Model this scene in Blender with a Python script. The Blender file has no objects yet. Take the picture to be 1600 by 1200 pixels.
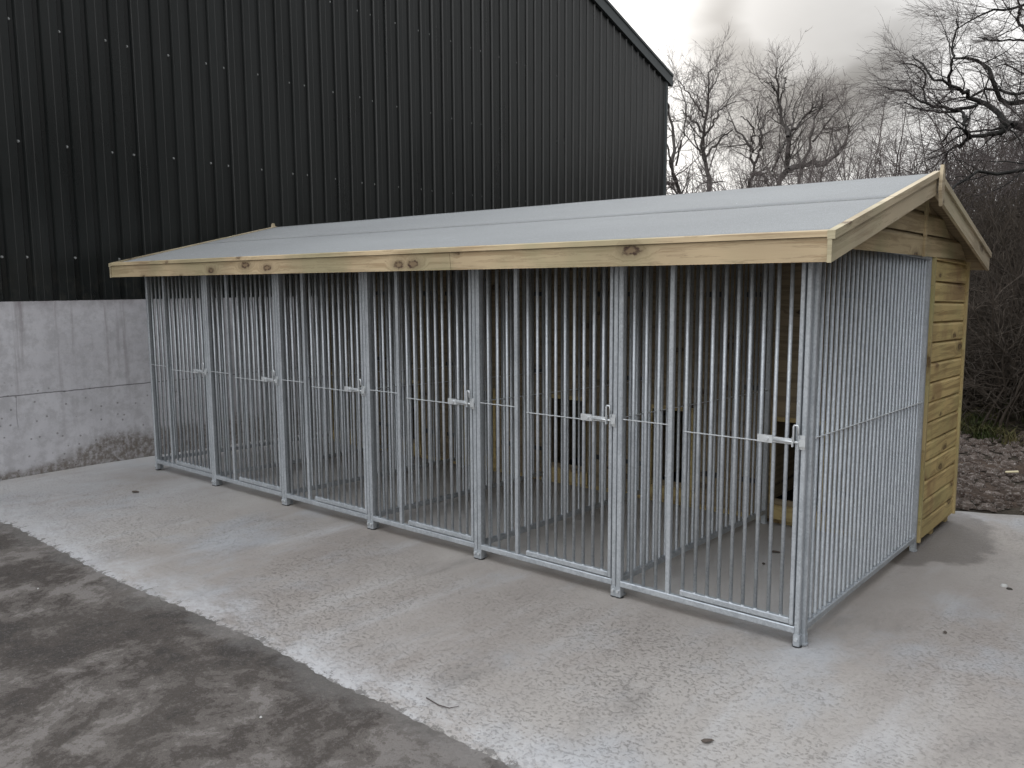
import bpy, math, random
import numpy as np
from mathutils import Matrix, Vector
rnd = random.Random(7)
NR = np.random.default_rng(11)
sc = bpy.context.scene
COL = sc.collection
# ------------------------------------------------------------------ camera
FPX = 1272.42
CAM = np.array([1.2665, -3.6481, 1.6831])
ROT = np.array([[0.7738162905, -0.0725107537, 0.6292460084],
                [0.6333865663, 0.0971432613, -0.7677139079],
                [-0.0054594953, 0.9926254970, 0.1210983754]])
cd = bpy.data.cameras.new("camera"); cam = bpy.data.objects.new("camera", cd); COL.objects.link(cam)
M4 = Matrix([list(ROT[0]) + [CAM[0]], list(ROT[1]) + [CAM[1]], list(ROT[2]) + [CAM[2]], [0, 0, 0, 1]])
cam.matrix_world = M4
cd.sensor_fit = 'HORIZONTAL'; cd.sensor_width = 36; cd.lens = FPX / 1600 * 36
cd.clip_start = 0.05; cd.clip_end = 3000
sc.camera = cam
# ------------------------------------------------------------------ sky
SUN_DIR = Vector((-0.4978, 0.7711, 0.3971)).normalized()
SUN_EL = math.asin(SUN_DIR.z); SUN_AZ = math.atan2(SUN_DIR.x, SUN_DIR.y)
w = bpy.data.worlds.new("World"); sc.world = w; w.use_nodes = True
nt = w.node_tree; N = nt.nodes; L = nt.links
for n in list(N): N.remove(n)
out = N.new('ShaderNodeOutputWorld'); bg = N.new('ShaderNodeBackground'); L.new(bg.outputs[0], out.inputs[0])
sky = N.new('ShaderNodeTexSky'); sky.sky_type = 'NISHITA'; sky.sun_disc = False
sky.sun_elevation = SUN_EL; sky.sun_rotation = SUN_AZ; sky.air_density = 1.0; sky.dust_density = 3.0
tc = N.new('ShaderNodeTexCoord')
mp = N.new('ShaderNodeMapping'); mp.inputs['Scale'].default_value = (1, 1, 2.2); L.new(tc.outputs['Generated'], mp.inputs[0])
def wnoise(scale, detail, rough, loc=0.0):
    n = N.new('ShaderNodeTexNoise'); n.inputs['Scale'].default_value = scale; n.inputs['Detail'].default_value = detail
    n.inputs['Roughness'].default_value = rough; n.inputs['Distortion'].default_value = 0.3
    m = N.new('ShaderNodeVectorMath'); m.operation = 'ADD'; m.inputs[1].default_value = (loc, loc * .7, loc * .3)
    L.new(mp.outputs[0], m.inputs[0]); L.new(m.outputs[0], n.inputs['Vector']); return n.outputs[0]
def wm(op, a, b=None, c=None, clamp=False):
    n = N.new('ShaderNodeMath'); n.operation = op; n.use_clamp = clamp
    for i, v in enumerate((a, b, c)):
        if v is None: continue
        if isinstance(v, (int, float)): n.inputs[i].default_value = v
        else: L.new(v, n.inputs[i])
    return n.outputs[0]
def wlobe(d, inner, outer):
    """1 inside a cone round direction d, falling to 0"""
    v = N.new('ShaderNodeVectorMath'); v.operation = 'DOT_PRODUCT'
    nn = N.new('ShaderNodeVectorMath'); nn.operation = 'NORMALIZE'; L.new(tc.outputs['Generated'], nn.inputs[0])
    L.new(nn.outputs[0], v.inputs[0]); v.inputs[1].default_value = tuple(Vector(d).normalized())
    r = N.new('ShaderNodeMapRange'); r.interpolation_type = 'SMOOTHERSTEP'
    r.inputs[1].default_value = math.cos(outer); r.inputs[2].default_value = math.cos(inner)
    L.new(wm('ADD', v.outputs['Value'], wm('MULTIPLY', wm('SUBTRACT', wnoise(7, 3, .55), .5), .012)), r.inputs[0]); return r.outputs[0]
SKYBASE = 0.99
cl = wm('MULTIPLY_ADD', wm('SUBTRACT', wnoise(2.6, 6, .55, 7.7), .5), 0.30, SKYBASE)
cl = wm('ADD', cl, wm('MULTIPLY', wlobe(SUN_DIR, 0.0, 0.75), 0.45))
cl = wm('ADD', cl, wm('MULTIPLY', wlobe((-0.3064, 0.9063, 0.30), 0.0, 0.10), 0.35))
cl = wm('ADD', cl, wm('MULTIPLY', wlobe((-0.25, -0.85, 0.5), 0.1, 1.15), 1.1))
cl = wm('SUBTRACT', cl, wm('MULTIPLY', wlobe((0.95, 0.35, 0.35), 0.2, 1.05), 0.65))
cl = wm('SUBTRACT', cl, wm('MULTIPLY', wlobe((-0.339, 0.909, 0.235), 0.0, 0.18), 0.95))
cl = wm('SUBTRACT', cl, wm('MULTIPLY', wlobe((-0.19, 0.95, 0.24), 0.0, 0.25), 0.22))
nn2 = N.new('ShaderNodeVectorMath'); nn2.operation = 'NORMALIZE'; L.new(tc.outputs['Generated'], nn2.inputs[0])
sx = N.new('ShaderNodeSeparateXYZ'); L.new(nn2.outputs[0], sx.inputs[0])
cl = wm('MULTIPLY', cl, wm('MULTIPLY_ADD', wm('MAXIMUM', wm('SUBTRACT', sx.outputs[2], .26), 0.0), 1.5, 1.0))
cc = N.new('ShaderNodeCombineColor')
up_ = wm('MAXIMUM', wm('SUBTRACT', sx.outputs[2], .3), 0.0)
L.new(wm('MULTIPLY', cl, wm('MULTIPLY_ADD', up_, -.10, 1.0)), cc.inputs[0]); L.new(wm('MULTIPLY', cl, 0.997), cc.inputs[1]); L.new(wm('MULTIPLY', cl, wm('MULTIPLY_ADD', up_, .14, 0.99)), cc.inputs[2])
sm = N.new('ShaderNodeVectorMath'); sm.operation = 'SCALE'; L.new(sky.outputs[0], sm.inputs[0]); sm.inputs['Scale'].default_value = 0.05
mx = N.new('ShaderNodeMix'); mx.data_type = 'RGBA'; mx.inputs[0].default_value = 0.93
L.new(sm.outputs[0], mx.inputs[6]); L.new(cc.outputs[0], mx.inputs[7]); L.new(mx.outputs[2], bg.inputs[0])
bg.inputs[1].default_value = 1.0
sd = bpy.data.lights.new("sun", 'SUN'); sun = bpy.data.objects.new("sun", sd); COL.objects.link(sun)
sd.energy = 0.6; sd.angle = math.radians(18); sd.color = (1, .96, .9)
sun.rotation_euler = SUN_DIR.to_track_quat('Z', 'Y').to_euler()
sc.view_settings.view_transform = 'Standard'; sc.view_settings.look = 'None'
sc.view_settings.exposure = 0.0; sc.view_settings.gamma = 1.0
sc.render.resolution_x = 1024; sc.render.resolution_y = 768

# ------------------------------------------------------------------ helpers
TH, SL = 0.0131, -0.0262
def shear(p): return (p[0] + TH * p[1], p[1], p[2] + SL * p[1])
def ss(a, b, x):
    t = min(1, max(0, (x - a) / (b - a))); return t * t * (3 - 2 * t)
def gz(x, y):
    return SL * min(max(y, 0), 6) - 0.03 * (1 - ss(-6.8, -5.6, x))
def link(o): COL.objects.link(o); return o
def tag(o, label=None, cat=None, group=None, kind=None):
    if label: o['label'] = label
    if cat: o['category'] = cat
    if group: o['group'] = group
    if kind: o['kind'] = kind
    return o
def empty(name, loc, label, cat, group=None):
    o = bpy.data.objects.new(name, None); o.empty_display_size = .1; o.location = loc; link(o)
    return tag(o, label, cat, group)
def dup(root, dx):
    r = root.copy(); link(r); r.location.x += dx
    for ch in root.children:
        c = ch.copy(); link(c); c.parent = r
        for g in ch.children:
            d = g.copy(); link(d); d.parent = c
    return r
class MB:
    def __init__(s): s.v = []; s.f = []
    def poly(s, pts, faces):
        b = len(s.v); s.v += [tuple(p) for p in pts]; s.f += [tuple(b + i for i in f) for f in faces]
    def box(s, x0, x1, y0, y1, z0, z1):
        s.poly([(x, y, z) for x in (x0, x1) for y in (y0, y1) for z in (z0, z1)],
               [(0, 1, 3, 2), (4, 6, 7, 5), (0, 4, 5, 1), (2, 3, 7, 6), (0, 2, 6, 4), (1, 5, 7, 3)])
        return s
    def prism(s, pts2, a0, a1, axis):
        """polygon pts2 extruded along axis; pts2 are the two other coords in order"""
        def P(q, a):
            l = list(q); l.insert(axis, a); return tuple(l)
        n = len(pts2); b = len(s.v)
        s.v += [P(q, a0) for q in pts2] + [P(q, a1) for q in pts2]
        s.f.append(tuple(b + i for i in range(n))[::-1]); s.f.append(tuple(b + n + i for i in range(n)))
        for i in range(n): s.f.append((b + i, b + (i + 1) % n, b + n + (i + 1) % n, b + n + i))
        return s
    def bar(s, c0, c1, h0, h1, a0, a1, axis, ch=.004):
        """box with chamfered long edges: cross section c0..c1 x h0..h1"""
        p = [(c0 + ch, h0), (c1 - ch, h0), (c1, h0 + ch), (c1, h1 - ch), (c1 - ch, h1), (c0 + ch, h1), (c0, h1 - ch), (c0, h0 + ch)]
        return s.prism(p, a0, a1, axis)
    def tube(s, pts, r, n=8, cap=True):
        rs = r if isinstance(r, (list, tuple)) else [r] * len(pts)
        pts = [Vector(p) for p in pts]; b = len(s.v); up = None
        for i, p in enumerate(pts):
            t = (pts[min(i + 1, len(pts) - 1)] - pts[max(i - 1, 0)]).normalized()
            if up is None:
                up = Vector((0, 0, 1)) if abs(t.z) < .9 else Vector((0, 1, 0))
            a = t.cross(up).normalized(); c = a.cross(t).normalized(); up = c
            for k in range(n):
                an = 2 * math.pi * (k + .5) / n
                s.v.append(tuple(p + (a * math.cos(an) + c * math.sin(an)) * rs[i]))
        for i in range(len(pts) - 1):
            for k in range(n):
                s.f.append((b + i * n + k, b + i * n + (k + 1) % n, b + (i + 1) * n + (k + 1) % n, b + (i + 1) * n + k))
        if cap:
            s.f.append(tuple(b + k for k in range(n))[::-1]); e = b + (len(pts) - 1) * n
            s.f.append(tuple(e + k for k in range(n)))
        return s
    def build(s, name, mat, parent=None, sh=False, smooth=False):
        v = [shear(p) for p in s.v] if sh else s.v
        org = Vector((0, 0, 0)); q = parent
        while q is not None: org += Vector(q.location); q = q.parent
        v = [(p[0] - org.x, p[1] - org.y, p[2] - org.z) for p in v]
        me = bpy.data.meshes.new(name); me.from_pydata(v, [], s.f); me.validate(); me.update()
        if smooth: 
            me.polygons.foreach_set('use_smooth', [True] * len(me.polygons))
        me.materials.append(mat)
        o = link(bpy.data.objects.new(name, me))
        if parent: o.parent = parent
        return o
def np_mesh(name, V, F, mat, parent=None, smooth=False):
    """V (n,3) array, F (m,4) array"""
    me = bpy.data.meshes.new(name)
    if parent is not None:
        V = V - np.array(parent.location)
    me.vertices.add(len(V)); me.vertices.foreach_set('co', V.astype(np.float32).ravel())
    me.loops.add(F.size); me.loops.foreach_set('vertex_index', F.astype(np.int32).ravel())
    me.polygons.add(len(F)); me.polygons.foreach_set('loop_start', np.arange(len(F), dtype=np.int32) * F.shape[1])
    me.polygons.foreach_set('use_smooth', np.full(len(F), smooth, dtype=bool))
    me.update(calc_edges=True); me.materials.append(mat)
    o = link(bpy.data.objects.new(name, me))
    if parent is not None: o.parent = parent
    return o

# ------------------------------------------------------------------ materials
class G:
    def __init__(s, name):
        s.m = bpy.data.materials.new(name); s.m.use_nodes = True; s.t = s.m.node_tree
        s.b = s.t.nodes['Principled BSDF']; s.co = s.t.nodes.new('ShaderNodeTexCoord').outputs['Object']
    def _set(s, sock, v):
        if v is None: return
        if isinstance(v, bpy.types.NodeSocket): s.t.links.new(v, sock)
        elif isinstance(v, (tuple, list)) and len(v) == 3 and sock.type == 'RGBA': sock.default_value = (*v, 1)
        else: sock.default_value = v
    def mp(s, vec=None, sc=(1, 1, 1), loc=(0, 0, 0), rot=(0, 0, 0)):
        n = s.t.nodes.new('ShaderNodeMapping'); s._set(n.inputs[0], vec or s.co)
        n.inputs['Scale'].default_value = sc; n.inputs['Location'].default_value = loc; n.inputs['Rotation'].default_value = rot
        return n.outputs[0]
    def noise(s, scale, detail=4, rough=.55, vec=None, dist=0.0, col=False):
        n = s.t.nodes.new('ShaderNodeTexNoise'); s._set(n.inputs['Vector'], vec or s.co)
        n.inputs['Scale'].default_value = scale; n.inputs['Detail'].default_value = detail
        n.inputs['Roughness'].default_value = rough; n.inputs['Distortion'].default_value = dist
        return n.outputs[1 if col else 0]
    def vor(s, scale, vec=None, feat='F1', out='Distance', rand=1.0):
        n = s.t.nodes.new('ShaderNodeTexVoronoi'); n.feature = feat; s._set(n.inputs['Vector'], vec or s.co)
        n.inputs['Scale'].default_value = scale; n.inputs['Randomness'].default_value = rand
        return n.outputs[out]
    def ma(s, op, a, b=None, c=None, clamp=False):
        n = s.t.nodes.new('ShaderNodeMath'); n.operation = op; n.use_clamp = clamp
        for i, v in enumerate((a, b, c)): s._set(n.inputs[i], v)
        return n.outputs[0]
    def step(s, x, a, b, lo=0.0, hi=1.0):
        n = s.t.nodes.new('ShaderNodeMapRange'); n.interpolation_type = 'SMOOTHSTEP'
        s._set(n.inputs[0], x)
        n.inputs[1].default_value = a; n.inputs[2].default_value = b; n.inputs[3].default_value = lo; n.inputs[4].default_value = hi
        return n.outputs[0]
    def mix(s, f, a, b):
        n = s.t.nodes.new('ShaderNodeMix'); n.data_type = 'RGBA'; s._set(n.inputs[0], f); s._set(n.inputs[6], a); s._set(n.inputs[7], b)
        return n.outputs[2]
    def mul(s, col, f):
        n = s.t.nodes.new('ShaderNodeVectorMath'); n.operation = 'SCALE'; s._set(n.inputs[0], col); s._set(n.inputs['Scale'], f)
        return n.outputs[0]
    def vadd(s, a, b):
        n = s.t.nodes.new('ShaderNodeVectorMath'); n.operation = 'ADD'; s._set(n.inputs[0], a); s._set(n.inputs[1], b); return n.outputs[0]
    def sep(s, v=None):
        n = s.t.nodes.new('ShaderNodeSeparateXYZ'); s._set(n.inputs[0], v or s.co); return n.outputs
    def comb(s, x, y, z):
        n = s.t.nodes.new('ShaderNodeCombineXYZ'); s._set(n.inputs[0], x); s._set(n.inputs[1], y); s._set(n.inputs[2], z); return n.outputs[0]
    def bump(s, h, strength=.5, dist=.01, nrm=None):
        n = s.t.nodes.new('ShaderNodeBump'); s._set(n.inputs['Height'], h); n.inputs['Strength'].default_value = strength
        n.inputs['Distance'].default_value = dist
        if nrm is not None: s._set(n.inputs['Normal'], nrm)
        return n.outputs[0]
    def fin(s, col, rough=.8, metal=0.0, nrm=None, spec=.5):
        s._set(s.b.inputs['Base Color'], col); s._set(s.b.inputs['Roughness'], rough); s._set(s.b.inputs['Metallic'], metal)
        s._set(s.b.inputs['Specular IOR Level'], spec)
        if nrm is not None: s._set(s.b.inputs['Normal'], nrm)
        return s.m

def m_galv():
    g = G('galvanised steel'); inf = g.t.nodes.new('ShaderNodeObjectInfo').outputs['Random']
    v = g.vadd(g.co, g.comb(g.ma('MULTIPLY', inf, 37.0), 0.0, g.ma('MULTIPLY', inf, 13.0)))
    a = g.noise(9, 5, .6, v); b = g.vor(95, v, out='Color'); bs = g.sep(b)[0]
    run = g.noise(22, 4, .6, g.mp(v, (1, 1, .12)))
    f = g.ma('ADD', g.ma('MULTIPLY', a, .45), g.ma('ADD', g.ma('MULTIPLY', bs, .22), g.ma('MULTIPLY', run, .4)))
    c = g.mix(g.step(f, .3, .75), (.315, .338, .36), (.445, .47, .492))
    return g.fin(c, g.step(a, .3, .7, .42, .55), .45, g.bump(run, .25, .002))
def m_zinc():
    g = G('bright zinc'); a = g.noise(40, 3)
    return g.fin(g.mix(a, (.48, .50, .51), (.68, .70, .71)), .35, .5, g.bump(a, .2, .002))
def wood(name, along, flat, light, dark, knot, pitch=None, paxis=2, grain=1.0, rot=(0, 0, 0), tint=None, rough=.72, kden=.5, kscale=1.0, heart=None):
    """along: axis of the grain; flat: axis normal to the face"""
    g = G(name); v0 = g.mp(None, (1, 1, 1), rot=rot)
    if pitch:
        idx = g.ma('FLOOR', g.ma('DIVIDE', g.sep(v0)[paxis], pitch))
        o = g.ma('MULTIPLY', g.ma('FRACT', g.ma('MULTIPLY', g.ma('SINE', g.ma('MULTIPLY', idx, 12.9898)), 437.585)), 17.0)
        k = [0.0, 0.0, 0.0]; k[along] = o; v0 = g.vadd(v0, g.comb(*k))
    wob = g.noise(1.7, 2, .5, v0); 
    oth = 3 - along - flat; sx_ = g.sep(v0)
    vk = g.comb(g.ma('MULTIPLY', sx_[along], 2.4 * kscale), g.ma('MULTIPLY', sx_[oth], 6.5), 0.0)
    n = g.t.nodes.new('ShaderNodeTexVoronoi'); n.voronoi_dimensions = '2D'; g._set(n.inputs['Vector'], vk); n.inputs['Scale'].default_value = 1.0
    kd = g.ma('ADD', n.outputs['Distance'], g.ma('MULTIPLY', g.ma('SUBTRACT', g.noise(26, 4, .7, v0), .5), .22)); kc = g.sep(n.outputs['Color'])
    has = g.ma('GREATER_THAN', kc[0], 1 - kden)
    size = g.step(kc[1], 0, 1, .35, 1.0)
    kd = g.ma('DIVIDE', kd, size)
    km = g.ma('MULTIPLY', g.step(kd, .135, .06), has); halo = g.ma('MULTIPLY', g.step(kd, .50, .10), has)
    s2 = [30.0] * 3; s2[along] = 1.3; s2[flat] = 0.0
    vg = g.mp(v0, tuple(s2)); kk = [1.0, 1.0, 1.0]; kk[along] = 0.0; kk[flat] = 0
    vg = g.vadd(vg, g.comb(*[g.ma('MULTIPLY', halo, 3.2 * q) if q else 0.0 for q in kk]))
    gr = g.noise(1.0 * grain, 5, .62, vg, .5); fine = g.noise(4.5, 4, .7, vg)
    bands = g.ma('ABSOLUTE', g.ma('SUBTRACT', g.ma('FRACT', g.ma('MULTIPLY', gr, 5.0)), .5))
    f = g.ma('ADD', g.ma('MULTIPLY', g.step(gr, .3, .7), .5), g.ma('ADD', g.ma('MULTIPLY', bands, .45), g.ma('MULTIPLY', fine, .25)))
    c = g.mix(g.step(f, .25, .95), light, dark)
    if tint: c = g.mix(g.step(g.noise(2.3, 3, .5, v0), .42, .68), c, g.mix(.55, c, tint))
    c = g.mix(g.ma('MULTIPLY', g.ma('MULTIPLY', halo, halo), .6), c, tuple(d * .55 for d in dark))
    c = g.mix(g.step(g.ma('ABSOLUTE', g.ma('SUBTRACT', gr, .52)), .012, .0, 0, .45), c, tuple(d * .5 for d in dark))
    c = g.mix(g.ma('MULTIPLY', km, .8), c, tuple(.45 * a_ + .55 * b_ for a_, b_ in zip(knot, dark)))
    ring = g.ma('MULTIPLY', g.ma('MULTIPLY', g.step(kd, .17, .12), g.step(kd, .055, .10)), has)
    c = g.mix(g.ma('MULTIPLY', ring, g.step(g.noise(40, 3, .7, v0), .35, .6, .3, 1)), c, tuple(k_ * .8 for k_ in knot))
    if heart: c = g.mix(g.step(g.noise(2.1, 4, .6, g.mp(v0, (1, 1, 1), loc=(3, 7, 1))), .50, .64, 0, .6), c, heart)
    c = g.mul(c, g.step(wob, .3, .7, .86, 1.1))
    return g.fin(c, rough, 0, g.bump(g.ma('ADD', f, g.ma('MULTIPLY', km, .4)), .3, .003), .3)
GALV = m_galv(); ZINC = m_zinc()
FASCIA = wood('treated pine fascia', 0, 1, (.45, .35, .22), (.28, .20, .115), (.07, .038, .025), grain=1.0, tint=(.29, .275, .16), kden=.8, kscale=1.25)
A = math.atan2(.395, 1.70)
BARGE_F = wood('treated pine bargeboard', 1, 0, (.48, .40, .275), (.32, .25, .16), (.09, .05, .03), rot=(-A, 0, 0), tint=(.36, .33, .21), kden=.35)
BARGE_B = wood('treated pine rear bargeboard', 1, 0, (.47, .39, .27), (.31, .245, .16), (.09, .05, .03), rot=(A, 0, 0), tint=(.36, .33, .21), kden=.35)
SHIP = wood('treated pine shiplap', 1, 0, (.50, .375, .165), (.23, .155, .06), (.06, .033, .016), pitch=.13, tint=(.36, .31, .13), kden=.55, heart=(.25, .145, .065))
GABLE = wood('treated pine gable', 1, 0, (.50, .395, .235), (.31, .23, .125), (.09, .05, .03), pitch=.13, tint=(.30, .30, .16), kden=.45)
BATTEN = wood('sawn batten', 2, 0, (.40, .31, .155), (.27, .20, .085), (.12, .07, .03), tint=(.35, .34, .15), kden=.2)
BATX = wood('sawn bearer', 0, 1, (.46, .36, .17), (.30, .22, .10), (.12, .07, .03), kden=.2)
INNER = wood('inner softwood boarding', 0, 1, (.25, .20, .13), (.14, .108, .068), (.05, .03, .02), pitch=.30, kden=.4)
UNDER = wood('roof boards', 0, 2, (.26, .20, .12), (.15, .11, .06), (.04, .025, .02), kden=.3)
def m_plain(name, col, rough=.6, metal=0.0, var=.15, scale=12, spec=.5):
    g = G(name); n = g.noise(scale, 4, .6)
    return g.fin(g.mix(n, tuple(c * (1 - var) for c in col), tuple(min(1, c * (1 + var)) for c in col)), rough, metal, g.bump(n, .2, .003), spec)
BLACKM = m_plain('black ironmongery', (.012, .012, .013), .45)
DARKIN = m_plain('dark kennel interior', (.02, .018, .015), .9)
RUBBER = m_plain('black plastic', (.02, .02, .02), .6)
def m_felt():
    g = G('mineral roofing felt'); n1 = g.noise(1.1, 4, .6, g.mp(None, (.5, 1.3, 1))); n2 = g.noise(260, 2, .7); n3 = g.noise(14, 5, .65, g.mp(None, (.4, 1, 1)))
    c = g.mix(g.step(n1, .3, .7), (.188, .190, .187), (.222, .225, .221))
    c = g.mix(g.step(n2, .45, .75), c, (.34, .35, .355)); c = g.mix(g.ma('MULTIPLY', g.step(n3, .60, .74), .35), c, (.35, .36, .365))
    c = g.mix(g.step(g.noise(42, 4, .75, g.mp(None, (.6, 1, 1), loc=(4, 2, 0))), .70, .76, 0, .8), c, (.66, .67, .68))
    return g.fin(c, .85, 0, g.bump(g.ma('ADD', g.ma('MULTIPLY', n2, .4), n3), .35, .004), .35)
FELT = m_felt()
def m_clad():
    g = G('dark green coated steel'); n = g.noise(1.2, 5, .6, g.mp(None, (1, 1.5, .35))); n2 = g.noise(35, 4, .65)
    drip = g.noise(6, 4, .6, g.mp(None, (1, 3.5, .12)))
    c = g.mix(g.step(n, .3, .7), (.0105, .0122, .0118), (.0155, .0175, .0168))
    c = g.mix(g.ma('MULTIPLY', g.step(drip, .55, .78), .35), c, (.018, .020, .018))
    c = g.mix(g.step(n2, .69, .78, 0, .5), c, (.07, .07, .06))
    z = g.sep()[2]; low = g.step(z, 1.95, 1.6)
    c = g.mix(g.ma('MULTIPLY', low, g.step(g.noise(9, 5, .7), .45, .75, 0, .45)), c, (.06, .055, .045))
    return g.fin(c, g.step(n, .3, .7, .26, .38), 0, g.bump(g.noise(2.2, 2, .5, g.mp(None, (1, 2, .5))), .12, .02), .5)
CLAD = m_clad()
TRIM = m_plain('grey flashing', (.06, .07, .072), .45)
SCREW = m_plain('screw caps', (.42, .43, .42), .5, .2)
def m_wallconc():
    g = G('cast concrete wall'); X, Y, Z = g.sep()
    n1 = g.noise(1.6, 6, .6, g.mp(None, (1, 1, .8))); st = g.noise(5.0, 5, .62, g.mp(None, (1, 2.2, .10), loc=(0, 2, 0)))
    board = g.noise(3.0, 4, .6, g.mp(None, (1, .25, 9)))
    c = g.mix(g.step(n1, .3, .7), (.51, .50, .52), (.62, .61, .63))
    c = g.mix(g.ma('MULTIPLY', g.step(Z, .72, .76), g.step(board, .35, .7, 0, .35)), c, (.56, .54, .55))
    c = g.mix(g.ma('MULTIPLY', g.step(st, .54, .72), g.step(Z, .2, 1.5, .15, .8)), c, (.30, .275, .28))
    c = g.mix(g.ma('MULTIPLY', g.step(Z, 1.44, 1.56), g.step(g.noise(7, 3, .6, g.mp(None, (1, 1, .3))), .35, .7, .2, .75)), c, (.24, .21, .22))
    mt = g.noise(7, 7, .72); c = g.mix(g.step(mt, .42, .62, 0, .45), c, (.33, .32, .325)); c = g.mix(g.step(g.noise(26, 6, .75), .52, .68, 0, .4), c, (.62, .61, .62))
    # pits
    pt = g.vor(17, g.mp(None, (0, 1, 1))); pc = g.sep(g.vor(17, g.mp(None, (0, 1, 1)), out='Color'))[0]
    pit = g.ma('MULTIPLY', g.ma('MULTIPLY', g.step(pt, .20, .11), g.ma('GREATER_THAN', pc, .78)), g.step(Z, .95, .6, .1, 1))
    c = g.mix(g.ma('MULTIPLY', pit, .55), c, (.13, .12, .11))
    # brown damp stain low down
    e = g.ma('ADD', Z, g.ma('MULTIPLY', g.ma('SUBTRACT', g.noise(4, 5, .65), .5), .30))
    hgt = g.step(Y, -.75, .0, .045, .24)
    stn = g.step(g.ma('SUBTRACT', e, hgt), .05, -.07)
    stn = g.ma('MULTIPLY', stn, g.step(g.noise(22, 4, .7), .3, .62, .35, 1))
    c = g.mix(g.ma('MULTIPLY', stn, .85), c, (.13, .105, .08))
    blob = g.step(g.noise(30, 5, .8), .6, .72); c = g.mix(g.ma('MULTIPLY', g.ma('MULTIPLY', blob, stn), .9), c, (.045, .042, .03))
    # pour joint and hairline crack
    jz = g.ma('ABSOLUTE', g.ma('SUBTRACT', g.ma('ADD', Z, g.ma('MULTIPLY', g.ma('SUBTRACT', g.noise(6, 4, .6), .5), .02)), .715))
    c = g.mix(g.step(jz, .007, .003, 0, .75), c, (.08, .075, .075))
    cr = g.ma('ABSOLUTE', g.ma('ADD', g.ma('SUBTRACT', Y, -.86), g.ma('MULTIPLY', g.ma('SUBTRACT', g.noise(3, 3), .5), .06)))
    crm = g.ma('MULTIPLY', g.step(cr, .006, .002), g.ma('MULTIPLY', g.step(Z, .71, .70), g.step(Z, .40, .44)))
    c = g.mix(g.ma('MULTIPLY', crm, .4), c, (.08, .075, .07))
    h = g.ma('ADD', g.ma('MULTIPLY', board, .5), g.ma('SUBTRACT', g.noise(40, 5, .7), g.ma('MULTIPLY', pit, 2.0)))
    return g.fin(c, .88, 0, g.bump(h, .45, .006), .3)
WALLC = m_wallconc()
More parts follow.
